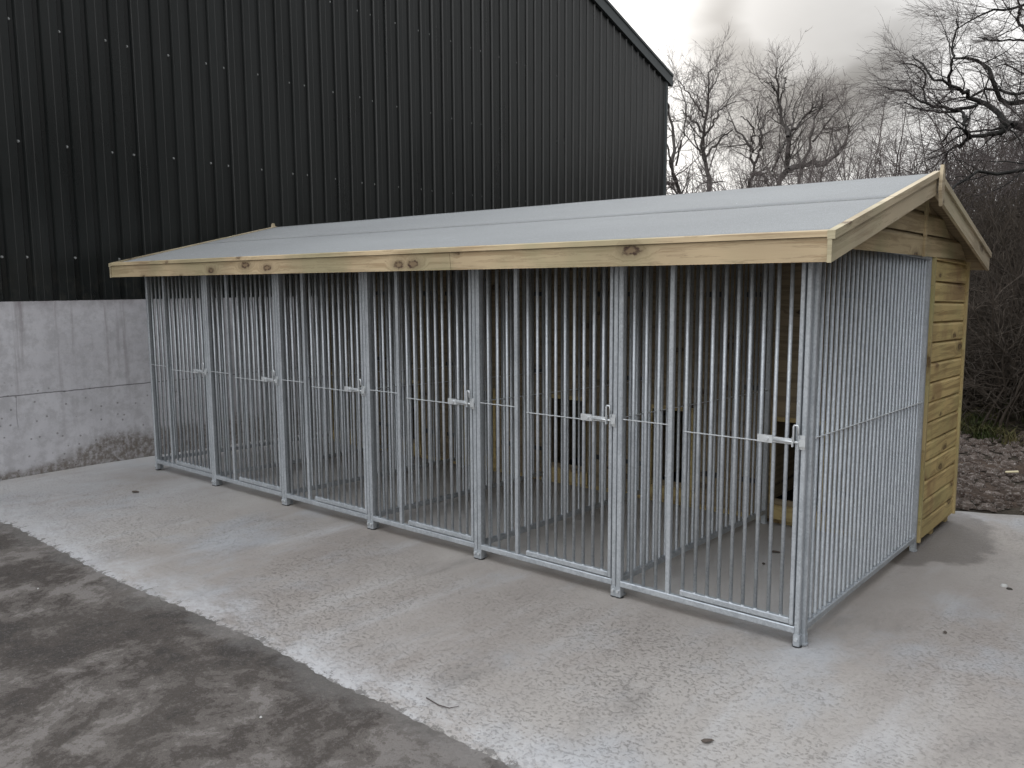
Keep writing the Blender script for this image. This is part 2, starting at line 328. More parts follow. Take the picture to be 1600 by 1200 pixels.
def slab_nodes(g):
    X, Y, Z = g.sep()
    sm_ = g.noise(.55, 6, .6, g.mp(None, (1.0, .55, 1))); st = g.noise(1.7, 6, .6, g.mp(None, (1.6, .35, 1), rot=(0, 0, .12)))
    c = g.mix(g.step(sm_, .32, .68), (.255, .226, .203), (.355, .328, .30))
    c = g.mix(g.step(st, .50, .75, 0, .6), c, (.43, .425, .425))
    c = g.mix(g.step(g.noise(2.3, 6, .65, g.mp(None, (1.3, .5, 1), loc=(9, 4, 0))), .52, .72, 0, .55), c, (.165, .152, .14))
    blue = g.step(g.noise(.9, 5, .65, g.mp(None, (1, .7, 1), loc=(3, 8, 0))), .50, .70, 0, .6); c = g.mix(blue, c, (.34, .355, .375))
    # stipple
    wv = g.vadd(g.mp(None, (1, 1.5, 1)), g.mul(g.noise(14, 3, .6, col=True), .05))
    p2 = g.noise(60, 4, .72, g.vadd(g.mp(None, (1, 1.25, 1)), g.mul(g.noise(12, 2, .5, col=True), .02)))
    zone = g.step(g.noise(.9, 5, .65, g.mp(None, (1, .8, 1), loc=(1, 5, 2))), .36, .60, .22, 1)
    yz = g.ma('MULTIPLY', g.ma('MAXIMUM', g.step(g.ma('ADD', Y, g.ma('MULTIPLY', g.ma('SUBTRACT', g.noise(1.1, 4, .6), .5), .7)), -.05, -.40, .22, 1), g.step(X, .2, .5, 0, .75)), zone)
    pit = g.ma('MULTIPLY', g.step(p2, .46, .37), yz)
    c = g.mix(g.ma('MULTIPLY', pit, .50), c, (.13, .115, .103))
    c = g.mix(g.ma('MULTIPLY', g.step(p2, .55, .70, 0, .32), yz), c, (.46, .445, .43))
    c = g.mix(g.step(g.noise(90, 3, .8), .55, .75, 0, .35), c, (.12, .11, .10))
    sp = g.noise(17, 5, .75, g.mp(None, (1, 1, 1), loc=(2, 2, 0))); c = g.mix(g.step(sp, .67, .72, 0, .6), c, (.08, .075, .07))
    run_lift = g.ma('MULTIPLY', g.ma('MULTIPLY', g.step(Y, .02, .30), g.step(Y, 2.1, 1.9)), g.step(X, .02, -.05)); c = g.mix(g.ma('MULTIPLY', run_lift, .55), c, (.46, .445, .43))  # run floors cleaner, and coloured paler to lift the low light inside
    # chalky laitance along the front edge of the pour
    at = g.t.nodes.new('ShaderNodeAttribute'); at.attribute_name = 'edge_distance'; ed = at.outputs['Fac']
    e = g.ma('ADD', ed, g.ma('MULTIPLY', g.ma('SUBTRACT', g.noise(1.9, 7, .75), .5), .55))
    ef = g.ma('MULTIPLY', g.step(e, .40, .04, 0, .78), g.step(g.noise(3.1, 7, .78, g.mp(None, (.7, 1.2, 1))), .36, .62, .08, .85))
    c = g.mix(ef, c, (.49, .49, .50))
    lft = g.ma('MULTIPLY', g.step(X, -3.6, -5.4), g.step(g.noise(1.4, 5, .6), .3, .62, .2, .75)); c = g.mix(g.ma('MULTIPLY', lft, .6), c, (.45, .45, .46))
    rag = g.step(g.ma('SUBTRACT', g.noise(13, 7, .8), g.ma('MULTIPLY', ed, 1.9)), .40, .47); c = g.mix(g.ma('MULTIPLY', rag, .8), c, (.13, .12, .11))
    # trowel streaks running away from the camera on the right
    stx = g.ma('SUBTRACT', X, g.ma('MULTIPLY', Y, -.18))
    # damp patch beside the shed
    dx = g.ma('DIVIDE', g.ma('SUBTRACT', X, .10), .30); dy = g.ma('DIVIDE', g.ma('SUBTRACT', Y, 2.45), .80)
    dd = g.ma('SQRT', g.ma('ADD', g.ma('MULTIPLY', dx, dx), g.ma('MULTIPLY', dy, dy)))
    dd = g.ma('ADD', dd, g.ma('MULTIPLY', g.ma('SUBTRACT', g.noise(3.2, 5, .6), .5), 1.3)); wet = g.step(dd, 1.12, .90)
    c = g.mix(g.ma('MULTIPLY', wet, .72), c, (.115, .10, .088))
    h = g.ma('ADD', g.ma('SUBTRACT', g.noise(30, 5, .7), g.ma('MULTIPLY', pit, 1.2)), g.ma('MULTIPLY', g.noise(3, 3), 1.5))
    return c, h, wet
def m_slab():
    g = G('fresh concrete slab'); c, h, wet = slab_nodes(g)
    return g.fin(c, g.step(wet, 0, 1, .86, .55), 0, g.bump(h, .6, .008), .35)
def m_yard():
    g = G('old dark concrete yard'); X, Y, Z = g.sep()
    wv = g.vadd(g.co, g.mul(g.noise(6, 4, .7, col=True), .10))
    a = g.noise(1.3, 9, .74, g.mp(wv, (1, .9, 1), loc=(5.5, 1, 0)), .5); b = g.noise(4.6, 8, .78, wv, .3); f = g.noise(60, 4, .8)
    c = g.mix(g.step(g.noise(.7, 5, .65), .35, .65), (.060, .049, .042), (.084, .071, .061))
    pt = g.ma('ADD', g.ma('MULTIPLY', a, .60), g.ma('MULTIPLY', b, .40))
    pt = g.ma('ADD', pt, g.step(Y, -1.9, -3.1, -.012, .03))
    c = g.mix(g.step(pt, .492, .512, 0, .7), c, (.145, .126, .112)); c = g.mix(g.step(pt, .533, .56, 0, .8), c, (.215, .193, .176))
    c = g.mix(g.step(pt, .465, .42, 0, .6), c, (.038, .033, .030))
    c = g.mix(g.step(f, .52, .66, 0, .45), c, (.17, .155, .142)); c = g.mix(g.step(f, .45, .32, 0, .4), c, (.030, .027, .025))
    c = g.mix(g.step(g.noise(33, 5, .8), .655, .70, 0, .8), c, (.25, .235, .215))
    e = g.ma('ADD', Y, g.ma('MULTIPLY', g.ma('SUBTRACT', g.noise(1.8, 8, .78), .5), .75))
    c = g.mix(g.step(e, -1.70, -1.58, 0, .42), c, (.20, .187, .175))
    rt = g.step(g.ma('ADD', X, g.ma('MULTIPLY', g.ma('SUBTRACT', g.noise(1.5, 7, .75), .5), 1.6)), -.9, .2, 0, .75); c = g.mix(rt, c, (.215, .20, .19))
    h = g.ma('ADD', g.noise(40, 6, .78), g.ma('MULTIPLY', b, 1.4))
    return g.fin(c, .82, 0, g.bump(h, .8, .014), .35)
SLAB = m_slab(); YARD = m_yard()
def m_earth(name, cols, sc_=3.0, bs=.8):
    g = G(name); a = g.noise(sc_, 7, .7); b = g.noise(sc_ * 9, 5, .75); c = g.mix(g.step(a, .35, .65), cols[0], cols[1]); c = g.mix(g.step(b, .5, .7, 0, .8), c, cols[2])
    return g.fin(c, .95, 0, g.bump(g.ma('ADD', a, b), bs, .04), .2)
EARTH = m_earth('damp earth and leaf litter', ((.028, .022, .016), (.05, .040, .028), (.09, .07, .05)))
MULCH = m_earth('bark and rubble', ((.050, .034, .025), (.10, .070, .052), (.17, .13, .10)), 9.0)
STONEM = m_earth('crushed rubble', ((.075, .050, .038), (.21, .17, .145), (.50, .46, .42)), 6.0)
BARK = m_earth('grey brown bark', ((.030, .027, .023), (.055, .048, .042), (.075, .07, .06)), 4.0, .4)
BARKB = m_earth('birch bark', ((.055, .048, .044), (.085, .077, .07), (.12, .11, .10)), 4.0, .4)
BARKO = m_earth('mossy oak bark', ((.016, .015, .014), (.030, .029, .026), (.048, .050, .042)), 5.0, .6)
TWIG = m_plain('twigs', (.13, .108, .10), .9, 0, .3, 2)  # colour lightened to stand in for haze over the far trees
TWIGO = m_plain('oak twigs', (.075, .060, .056), .9, 0, .3, 2)
SCRUB = m_plain('bramble stems', (.060, .046, .034), .9, 0, .45, 3)

# ------------------------------------------------------------------ ground
def grid(name, xs, ys, zf, mat, **kw):
    X, Y = np.meshgrid(xs, ys, indexing='ij'); Z = np.vectorize(zf)(X, Y)
    V = np.stack([X, Y, Z], -1).reshape(-1, 3); n, m = len(xs), len(ys)
    i, j = np.meshgrid(np.arange(n - 1), np.arange(m - 1), indexing='ij'); a = (i * m + j).ravel()
    F = np.stack([a, a + m, a + m + 1, a + 1], -1)
    o = np_mesh(name, V, F, mat, smooth=True); tag(o, **kw); return o
from mathutils import noise as mn
def bank_d(x, y):   # signed distance beyond the foot of the bank
    return max((y - (7.15 - .55 * x)) / math.hypot(1, .55), min(x - 3.5, y + 1.5))  # right-hand arm added out of view to carry the shading scrub
def bank(x, y):
    d = bank_d(x, y)
    h = 1.5 * ss(-.1, 3.2, d) + 1.4 * ss(3, 9, d)
    if x < -8: h *= ss(-14, -8, x) 
    return h + (mn.fractal(Vector((x * .8, y * .8, 0)), 1, 2, 4) * .22 * ss(-.3, 1.2, d))
def groundz(x, y):
    near = 1 - ss(14, 20, max(abs(x), abs(y)))
    return gz(x, y) - .03 + (bank(x, y) if (y > 3 or x > 3) else 0)
xs = np.unique(np.concatenate([np.linspace(-600, -20, 12), np.linspace(-20, -6, 24), np.linspace(-6, 8, 71), np.linspace(8, 30, 23), np.linspace(30, 600, 12)]))
ys = np.unique(np.concatenate([np.linspace(-600, -20, 12), np.linspace(-20, 3, 24), np.linspace(3, 18, 90), np.linspace(18, 40, 12), np.linspace(40, 900, 12)]))
grid('ground', xs, ys, groundz, EARTH, label='dark brown earth bank and ground behind the shed', kind='structure')
grid('yard', np.linspace(-6.79, 14, 60), np.linspace(-12, -1.2, 30), lambda x, y: gz(x, y) - .006, YARD, label='dark patchy old concrete yard in the foreground', kind='structure')
# fresh slab with an uneven feathered front edge
def slab():
    xs = np.linspace(-6.79, 3.75, 900); V = []; F = []
    def front(x):
        return -1.60 + .04 * mn.noise(Vector((x * .7, 3, 0))) + .018 * mn.fractal(Vector((x * 3.1, 7, 0)), 1, 2, 4) + .016 * mn.fractal(Vector((x * 13, 2, 0)), .8, 2, 4)
    def back(x): return (3.34 + .03 * (x + .04) if x < -.04 else 3.34 + .46 * (x + .04)) + .02 * mn.noise(Vector((x * 6, 1, 0)))
    rows = [0, .012, .03, .07, .15, .3, .5, .7, .85, .96, .99, 1.0]
    for x in xs:
        f, b = front(x), back(x)
        for r in rows:
            y = f + (b - f) * r
            z = gz(x, y) + .003 * mn.noise(Vector((x, y, 0)))
            if r == 0: z = gz(x, y) - .012
            if r == .012: z = gz(x, y) - .002
            if r == 1.0: z -= .12
            V.append((x, y, z))
    m = len(rows); ED = [v[1] - front(v[0]) for v in V]
    for i in range(len(xs) - 1):
        for j in range(m - 1): a = i * m + j; F.append((a, a + m, a + m + 1, a + 1))
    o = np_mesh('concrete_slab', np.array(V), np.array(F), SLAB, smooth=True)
    at = o.data.attributes.new('edge_distance', 'FLOAT', 'POINT'); at.data.foreach_set('value', ED)
    tag(o, 'pale fresh concrete slab the kennels stand on, chalky along its front edge', kind='structure')
slab()
grid('rubble_ground', np.linspace(-3, 6, 150), np.linspace(3.25, 8.2, 90),
     lambda x, y: gz(x, y) - .025 - .03 * ss(3.9, 3.3, y - .46 * max(0, x)) + .035 * mn.fractal(Vector((x * 6, y * 6, 0)), .8, 2, 4) + .04 * mn.noise(Vector((x * 1.3, y * 1.3, 5))) + (bank(x, y) - .02 if y > 6 else 0) - .25 * ss(4.5, 5.9, x) - .25 * ss(-2, -3, x),
     MULCH, label='strip of bark, rubble and soil behind the slab', kind='structure')
# loose rubble: one uncountable scatter
def scatter():
    mb = MB()
    for k in range(2800):
        x = rnd.uniform(-1.2, 2.2); y = rnd.uniform(3.5, 7.6) + .0 * x
        if y < 3.45 + .46 * max(0, x + .04): continue
        s = rnd.uniform(.008, .036) * (1.4 if rnd.random() < .12 else 1); z = gz(x, y) - .01 + (bank(x, y) if y > 6 else 0)
        a = rnd.uniform(0, 6.28); n = 6; top = []; bot = []
        for q in range(n):
            t = a + q * 6.283 / n + rnd.uniform(-.3, .3); r1 = s * rnd.uniform(.7, 1.2); r2 = r1 * rnd.uniform(.5, .8)
            bot.append((x + math.cos(t) * r1 * 1.4, y + math.sin(t) * r1, z - .01)); top.append((x + math.cos(t) * r2 * 1.4, y + math.sin(t) * r2, z + s * rnd.uniform(.35, .8)))
        mb.poly(bot + top, [tuple(range(n, 2 * n))] + [(q, (q + 1) % n, n + (q + 1) % n, n + q) for q in range(n)])
    o = mb.build('rubble', STONEM); tag(o, 'loose pale rubble and bark chips strewn behind the shed', 'rubble', kind='stuff')
scatter()

# ------------------------------------------------------------------ barn
BX = -6.8; EY = 10.98; EZ = 5.665; BS = .331; AY = 1.0
def broof(y): return EZ + BS * (EY - y) if y >= AY else EZ + BS * (EY - AY) - BS * (AY - y)
barn = empty('barn', (BX, 0, 0), 'tall dark green sheet-clad farm barn on a bare concrete wall, left of the kennels', 'barn')
def cladding():
    p = .2068; prof = []   # (y, x)
    k0, k1 = -42, 57
    for k in range(k0, k1):
        c = -.655 + p * k
        if c > EY - .05: break
        lap = (k % 5 == 0)
        prof += [(c - .034, 0), (c - .018, -.030), (c + .018, -.030), (c + .034, 0)]
        if lap: prof += [(c + .036, .003), (c + .062, .003), (c + .064, 0)]
        prof += [(c + .100, 0), (c + .103, .0015), (c + .107, 0)]
    prof = [q for q in prof if q[0] < EY - .02] + [(EY, 0)]
    V = []; F = []
    for y, x in prof:
        for z in (1.560, 3.2, broof(y)): V.append((BX + x, y, z))
    for i in range(len(prof) - 1):
        for j in range(2): a = i * 3 + j; F.append((a, a + 3, a + 4, a + 1))
    mb = MB(); mb.poly(V, F)
    o = mb.build('cladding', CLAD, barn)
    s = o.modifiers.new('thickness', 'SOLIDIFY'); s.thickness = .002; s.offset = -1
    # side wall facing +y, roof
    mb = MB(); mb.box(-24, BX - .032, EY - .02, EY, 1.55, EZ - .05); mb.box(-24, BX - .04, -9.02, -9, 0, EZ - .1); mb.build('side_wall', CLAD, barn)
    mb = MB(); Lr = EY + .16
    zr = broof(AY)
    mb.prism([(-9.2, broof(-9.2) + .02), (AY, zr + .03), (Lr, EZ - BS * .16 + .02), (Lr, EZ - BS * .16 + .08), (AY, zr + .10), (-9.2, broof(-9.2) + .08)], -24, BX - .01, 0)
    mb.build('roof', TRIM, barn)
    mb = MB()
    for (ya, yb) in ((AY, Lr), (-9.2, AY)):
        za, zb = broof(ya), broof(yb)
        if yb == Lr: zb = EZ - BS * .16
        mb.prism([(ya, za - .10), (yb, zb - .10), (yb, zb + .11), (ya, za + .11)], BX + .004, BX + .055, 0)
        mb.prism([(ya, za + .08), (yb, zb + .08), (yb, zb + .125), (ya, za + .125)], BX - .05, BX + .07, 0)
    mb.build('verge_flashing', TRIM, barn)
    mb = MB(); mb.tube([(-24, EY + .12, EZ - .08), (BX + .05, EY + .12, EZ - .08)], .07, 10, True); mb.build('gutter', TRIM, barn)
    mb = MB(); mb.prism([(EY - .045, 1.56), (EY + .02, 1.56), (EY + .02, EZ - .05), (EY - .045, EZ - .02)], BX + .003, BX + .03, 0); mb.build('corner_flashing', TRIM, barn)
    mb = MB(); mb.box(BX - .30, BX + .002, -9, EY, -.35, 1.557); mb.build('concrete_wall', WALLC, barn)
    # screws
    pr = MB(); pr.tube([(0, 0, 0), (.006, 0, 0)], .0125, 8); pr.tube([(.006, 0, 0), (.012, 0, 0)], .0075, 6)
    base = None; rest = MB(); cnt = 0
    for k in range(-3, 55):
        if k % 5 not in (0, 2, 4): continue
        for r, z in enumerate((1.945, 2.975, 4.0, 5.03)):
            y = -.668 + p * k + rnd.uniform(-.004, .004)
            if z > broof(y) - .1: continue
            if rnd.random() < .04: continue
            if r == 3 or cnt >= 99: rest.tube([(BX - .03, y, z), (BX - .018, y, z)], .0105, 6); continue
            zz = z + rnd.uniform(-.012, .012)
            if base is None:
                q = MB(); q.tube([(BX - .03, y, zz), (BX - .024, y, zz)], .0125, 8); q.tube([(BX - .024, y, zz), (BX - .016, y, zz)], .0075, 6)
                base = q.build('screw', SCREW, barn); base_p = (y, zz)
            else:
                o = base.copy(); link(o); o.parent = barn; o.location = (0, y - base_p[0], zz - base_p[1])
            cnt += 1
    o = rest.build('screw', SCREW, barn); tag(o, kind='stuff')
cladding()

# ------------------------------------------------------------------ timber shed
XL, XR = -6.09, 0.16
YF, YA, YB = -.235, 1.46, 3.155
ZE, ZA = 1.885, 2.285
RS = (ZA - ZE) / (YA - YF)
shed = empty('kennel_shed', (-3, 2.5, 0), 'long green-tinged pine shed with grey felt pitched roof sheltering the six dog runs', 'kennel shed')
def roofz(y): return ZA - RS * abs(y - YA)
def strip(name, y0, y1, lift, mat, parent, nx=120, ny=8, amp=.0015):
    V = []; F = []
    for i in range(nx + 1):
        x = XL + .004 + (XR - XL - .012) * i / nx
        for j in range(ny + 1):
            t = j / ny; y = y0 + (y1 - y0) * t
            if y0 == .62 and j == 0: y += .006 * mn.noise(Vector((x * 1.1, 0, 0)))
            z = roofz(y) + lift + amp * mn.fractal(Vector((x * 1.7, y * 2.2, 0)), 1, 2, 3)
            V.append((x, y, z))
    for i in range(nx):
        for j in range(ny): a = i * (ny + 1) + j; F.append((a, a + ny + 1, a + ny + 2, a + 1))
    mb = MB(); mb.poly(V, F); o = mb.build(name, mat, parent, smooth=True)
    s = o.modifiers.new('t', 'SOLIDIFY'); s.thickness = .003; s.offset = -1; return o
mb = MB(); T = .016
mb.prism([(YF, ZE - T - .004), (YA, ZA - T - .004), (YB, ZE - T - .004), (YB, ZE - .004), (YA, ZA - .004), (YF, ZE - .004)], XL + .002, XR - .016, 0)
roof = mb.build('roof', UNDER, shed)
strip('felt_strip', YF - .004, .66, .003, FELT, roof)
strip('felt_strip', .62, YA, .0050, FELT, roof)
strip('felt_strip', YA, YB + .004, .003, FELT, roof, 60, 6)
mb = MB(); mb.prism([(YA - .16, roofz(YA - .16) + .010), (YA, ZA + .012), (YA + .16, roofz(YA + .16) + .010), (YA + .16, roofz(YA + .16) + .013), (YA, ZA + .016), (YA - .16, roofz(YA - .16) + .013)], XL + .004, XR - .010, 0)
# rafters and purlins under the roof
for i in range(7):
    x = -5.98 + i * .992
    m2 = MB(); d = .07; 
    m2.prism([(YF + .03, roofz(YF + .03) - T - .006 - d), (YA, ZA - T - .006 - d), (YB - .03, roofz(YB - .03) - T - .006 - d), (YB - .03, roofz(YB - .03) - T - .006), (YA, ZA - T - .006), (YF + .03, roofz(YF + .03) - T - .006)], x - .018, x + .018, 0)
    m2.build('rafter', UNDER, shed)
# fascia: three boards with skewed joints and a strip along the top
jx = [XL, -4.055, -1.962, XR - .018]
for a, b in zip(jx[:-1], jx[1:]):
    mb = MB(); g0 = .0015 if a != XL else 0; k = .006
    x0a, x0b = a + g0 + (k if a != XL else 0), a + g0 - (k if a != XL else 0); x1a, x1b = b - g0 + (k if b < 0 else 0), b - g0 - (k if b < 0 else 0)
    y0, y1 = YF - .022, YF - .002; z0, z1 = 1.768, 1.866; c = .002
    mb.poly([(x0a, y0, z0), (x1a, y0, z0), (x1b, y0, z1), (x0b, y0, z1), (x0a, y1, z0), (x1a, y1, z0), (x1b, y1, z1), (x0b, y1, z1)],
            [(0, 1, 2, 3), (7, 6, 5, 4), (0, 4, 5, 1), (3, 2, 6, 7), (0, 3, 7, 4), (1, 5, 6, 2)])
    mb.build('fascia_board', FASCIA, shed)
mb = MB(); mb.prism([(YF - .034, 1.868), (YF - .001, 1.8675), (YF - .001, 1.894), (YF - .012, 1.898), (YF - .030, 1.892)], XL, XR - .018, 0); mb.build('fascia_trim', FASCIA, shed)
mb = MB(); mb.box(XL, XR - .018, YB + .004, YB + .022, 1.77, 1.886); mb.build('rear_fascia', FASCIA, shed)
# bargeboards both ends
for xo, s in ((XR - .016, 1), (XL, -1)):
    for (ya, yb, m_) in ((YF - .034, YA, BARGE_F), (YA, YB + .03, BARGE_B)):
        za = roofz(ya) + .012; zb = roofz(yb) + .012; d = .125
        x0, x1 = sorted((xo, xo + s * .018)); mb = MB()
        mb.prism([(ya, za - d), (yb, zb - d), (yb, zb - .032), (ya, za - .032)], x0, x1, 0); bb = mb.build('bargeboard', m_, shed)
        x0, x1 = sorted((xo - s * .002, xo + s * .030)); mb = MB()
        if s > 0: mb.prism([(ya, za - .030), (yb, zb - .030), (yb, zb + .004), (ya, za + .004)], x0, x1, 0)
        else: mb.prism([(ya, za - .030), (yb, zb - .030), (yb, zb + .002), (ya, za + .002)], x0, x1, 0)
        mb.build('barge_trim', m_, bb)
    xa = xo + s * .031; xb = xo + s * .049; x0, x1 = sorted((xa, xb)); mb = MB()
    mb.prism([(YA, 2.105), (YA + .034, 2.19), (YA + .028, 2.275), (YA + .010, 2.332), (YA - .010, 2.332), (YA - .028, 2.275), (YA - .034, 2.19)], x0, x1, 0)
    mb.build('finial', BARGE_F, shed)
# gable ends: shiplap boards above the runs
def board(mb, x, y0, y1, z, pitch, s, top=None):
    """one shiplap board, face at x (outward s), scooped top edge"""
    p = [(x, z + .002), (x, z + pitch - .026), (x - s * .006, z + pitch - .013), (x - s * .015, z + pitch - .008), (x - s * .015, z + pitch - .001), (x - s * .024, z + pitch - .001), (x - s * .024, z + .002)]
    b = len(mb.v); n = len(p)
    mb.v += [(q[0], y0, q[1]) for q in p] + [(q[0], y1, q[1]) for q in p]
    mb.f.append(tuple(b + i for i in range(n))); mb.f.append(tuple(b + n + i for i in range(n))[::-1])
    for i in range(n): mb.f.append((b + i, b + n + i, b + n + (i + 1) % n, b + (i + 1) % n))
for xf, s in ((.052, 1), (-6.02, -1)):
    z = 1.838
    gm = MB()
    while z < 2.2:
        top = min(z + .13, ZA - .12)
        # clip width under the roof line using the board's top edge
        for (ya, yb) in ((-.02, 1.695), (1.735, 2.998)):
            zz = z + .12; lim = (ZA - .045 - zz) / RS
            a = max(ya, YA - lim - .30); b = min(yb, YA + lim + .30)
            if b - a > .05 and z < ZA - .16:
                # trapezoid ends follow the roof
                def edge(y, zq):
                    return min(max(y, YA - (ZA - .035 - zq) / RS), YA + (ZA - .035 - zq) / RS)
                pz = [z + .002, z + .106, z + .118, z + .129]; px = [xf, xf, xf - s * .007, xf - s * .016]
                vs = [(px[i], edge(a, pz[i]), pz[i]) for i in range(4)] + [(px[i], edge(b, pz[i]), pz[i]) for i in range(4)]
                gm.poly(vs, [(i, i + 1, i + 5, i + 4) for i in range(3)])
        z += .13
    o = gm.build('gable_boarding', GABLE, shed); 
    mb = MB(); x0, x1 = sorted((xf - s * .004, xf + s * .012)); mb.prism([(1.697, 1.836), (1.733, 1.836), (1.733, 2.20), (1.697, 2.21)], x0, x1, 0); mb.build('gable_batten', GABLE, shed)
    mb = MB(); x0, x1 = sorted((xf - s * .05, xf - s * .02)); mb.prism([(-.02, 1.85), (3.0, 1.85), (3.0, roofz(3.0) - .03), (YA, ZA - .03), (-.02, roofz(-.02) - .03)], x0, x1, 0); mb.build('gable_lining', UNDER, shed)
# end walls of the sleeping compartments
for xf, s in ((.020, 1), (-6.018, -1)):
    mb = MB(); z = .058; 
    while z < 1.90:
        board(mb, xf, 2.030, 2.975, z, min(.13, 1.915 - z), s); z += .13
    mb.build('end_wall', SHIP, shed, sh=True)
    x0, x1 = sorted((xf - s * .02, xf + s * .013))
    mb = MB(); mb.bar(x0, x1, 2.004, 2.034, .05, 1.893, 2, .002); mb.build('corner_batten', BATTEN, shed, sh=True)
    mb = MB(); mb.bar(x0 - .002, x1 + .002, 2.972, 3.002, .056, 1.90, 2, .002); mb.build('corner_batten', BATTEN, shed, sh=True)
mb = MB()
for k in range(14): mb.box(-6.0, .0, 2.985, 3.0, .06 + k * .13, .06 + k * .13 + .128)
mb.build('rear_wall', INNER, shed, sh=True)
for yb in (2.06, 2.5, 2.93):
    mb = MB(); mb.box(-6.0, -.005, yb - .03, yb + .03, .002, .055); mb.build('floor_bearer', BATX, shed, sh=True)
# front wall of the compartments with six pop holes
mb = MB(); y0, y1 = 1.995, 2.012
mb.box(-6.0, .0, y0, y1, .757, 2.20); mb.box(-6.0, .0, y0, y1, .045, .190)
prev = -6.0
for i in range(6):
    a = -6 + i + .06; b = a + .34
    mb.box(prev, a, y0, y1, .190, .757); prev = b
mb.box(prev, 0, y0, y1, .190, .757)
mb.build('front_wall', INNER, shed, sh=True)
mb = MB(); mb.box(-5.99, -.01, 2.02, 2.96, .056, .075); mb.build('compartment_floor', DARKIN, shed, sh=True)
for i in range(1, 6):
    mb = MB(); mb.box(-6 + i - .009, -6 + i + .009, 2.014, 2.98, .08, 2.15); mb.build('divider', INNER, shed)
def pophole(i):
    a = -6 + i + .06; b = a + .34; mb = MB()
    mb.box(a - .03, a, 1.978, 1.994, .15, .79); mb.box(b, b + .03, 1.978, 1.994, .15, .79); mb.box(a, b, 1.978, 1.994, .759, .79)
    o = mb.build('pop_hole_frame', BATX, shed, sh=True)
    mb = MB(); mb.box(a - .02, b + .05, 1.972, 1.994, .045, .148); mb.build('threshold_board', BATX, shed, sh=True)
    h = MB(); h.box(a + .39, a + .90, 1.984, 1.994, .20, 1.78); d = h.build('hatch_door', INNER, shed, sh=True)
    for z in (.30, .985, 1.655):
        q = MB(); q.box(a + .75, a + .93, 1.976, 1.983, z - .018, z + .018); q.build('strap_hinge', BLACKM, d, sh=True)
    for z in (.30, 1.655):
        q = MB(); q.box(a + .44, a + .58, 1.974, 1.983, z - .02, z + .02); q.build('bolt', BLACKM, d, sh=True)
for i in range(6): pophole(i)

# ------------------------------------------------------------------ kennel panels
def make_front():
    x0 = -5.995; t = empty('kennel_front_panel', (x0 + .5, 0, 0), 'x', 'kennel panel'); P = x0 + 1.0; h = .0165
    for c, hw in ((x0 + .0165, .0140), (P - .0145, .0120)):
        MB().bar(c - hw, c + hw, -h, h, .030, 1.862, 2, .004).build('post', GALV, t)
    MB().bar(-h, h, .061, .094, x0 + .030, P - .026, 0, .004).build('bottom_rail', GALV, t)
    MB().bar(-h, h, 1.83, 1.862, x0 + .030, P - .026, 0, .004).build('top_rail', GALV, t)
    MB().bar(x0 + .296, x0 + .321, -.0125, .0125, .094, 1.83, 2, .003).build('stile', GALV, t)
    for d in (.090, .163, .236):
        MB().tube([(x0 + d, 0, .092), (x0 + d, 0, 1.832)], .0091, 8).build('bar', GALV, t, smooth=True)
    MB().tube([(x0 + .034, -.010, .977), (x0 + .298, -.010, .977)], .0032, 6).build('wire', ZINC, t)
    for c in (x0 + .0165, P - .0145):
        mb = MB(); mb.bar(c - .0155, c + .0155, -.0185, .0185, .004, .058, 2, .003); mb.box(c - .012, c + .012, .0185, .045, .002, .012)
        f = mb.build('foot', GALV, t)
        MB().tube([(c, -.0185, .036), (c, -.027, .036)], .0085, 6).build('bolt', ZINC, f)
        MB().tube([(c, 0, -.002), (c, 0, .003)], .023, 10).build('pad', RUBBER, f)
    # gate
    mb = MB(); g0, g1 = x0 + .383, x0 + .972
    mb.bar(-.014, .014, .100, .129, g0, g1 - .026, 0, .003); mb.bar(-.014, .014, 1.790, 1.819, g0, g1 - .026, 0, .003)
    mb.bar(g1 - .026, g1 - .0065, -.0145, .0145, .100, 1.819, 2, .003)
    g = mb.build('gate', GALV, t)
    for d in (.391, .460, .526, .588, .652, .714, .777, .842, .902):
        r = .0096 if d == .391 else .0091
        z0 = .0945 if d == .391 else .127
        MB().tube([(x0 + d, 0, z0), (x0 + d, 0, 1.792 if d != .391 else 1.829)], r, 8).build('gate_bar', GALV, g, smooth=True)
        w_ = MB(); w_.tube([(x0 + d, 0, .126), (x0 + d, 0, .134)], [.0125, .009], 8)
        w_.build('weld', GALV, g, smooth=True)
    MB().tube([(x0 + .385, -.0105, .952), (x0 + .775, -.0105, .952)], .0032, 6).build('gate_wire', ZINC, g)
    mb = MB(); mb.box(x0 + .770, x0 + .842, -.020, -.0145, .949, .985); mb.box(x0 + .842, x0 + .9335, -.0175, -.012, .953, .980)
    mb.tube([(x0 + .815, -.020, .967), (x0 + .815, -.029, .967)], .009, 6); mb.tube([(x0 + .905, -.0165, .967), (x0 + .905, -.024, .967)], .007, 6)
    mb.box(x0 + .936, x0 + .942, -.032, -.0150, .944, .990)
    mb.build('latch_plate', ZINC, g)
    mb = MB(); mb.tube([(x0 + .848, -.026, .967), (x0 + .996, -.026, .967)], .0062, 8)
    mb.tube([(x0 + .950, -.026, .967), (x0 + .945, -.036, .975), (x0 + .945, -.036, 1.038), (x0 + .949, -.036, 1.046), (x0 + .963, -.036, 1.046), (x0 + .967, -.036, 1.038), (x0 + .967, -.036, 1.005)], .0048, 7)
    mb.build('latch_bolt', ZINC, g, smooth=True)
    mb = MB(); mb.box(x0 + .966, x0 + .9685, -.034, -.0165, .935, 1.000); mb.box(x0 + .9687, x0 + .994, -.022, -.0170, .935, 1.000)
    mb.box(x0 + .972, x0 + .9995, -.036, -.0325, .950, .984)
    mb.build('latch_keeper', ZINC, t)
    return t
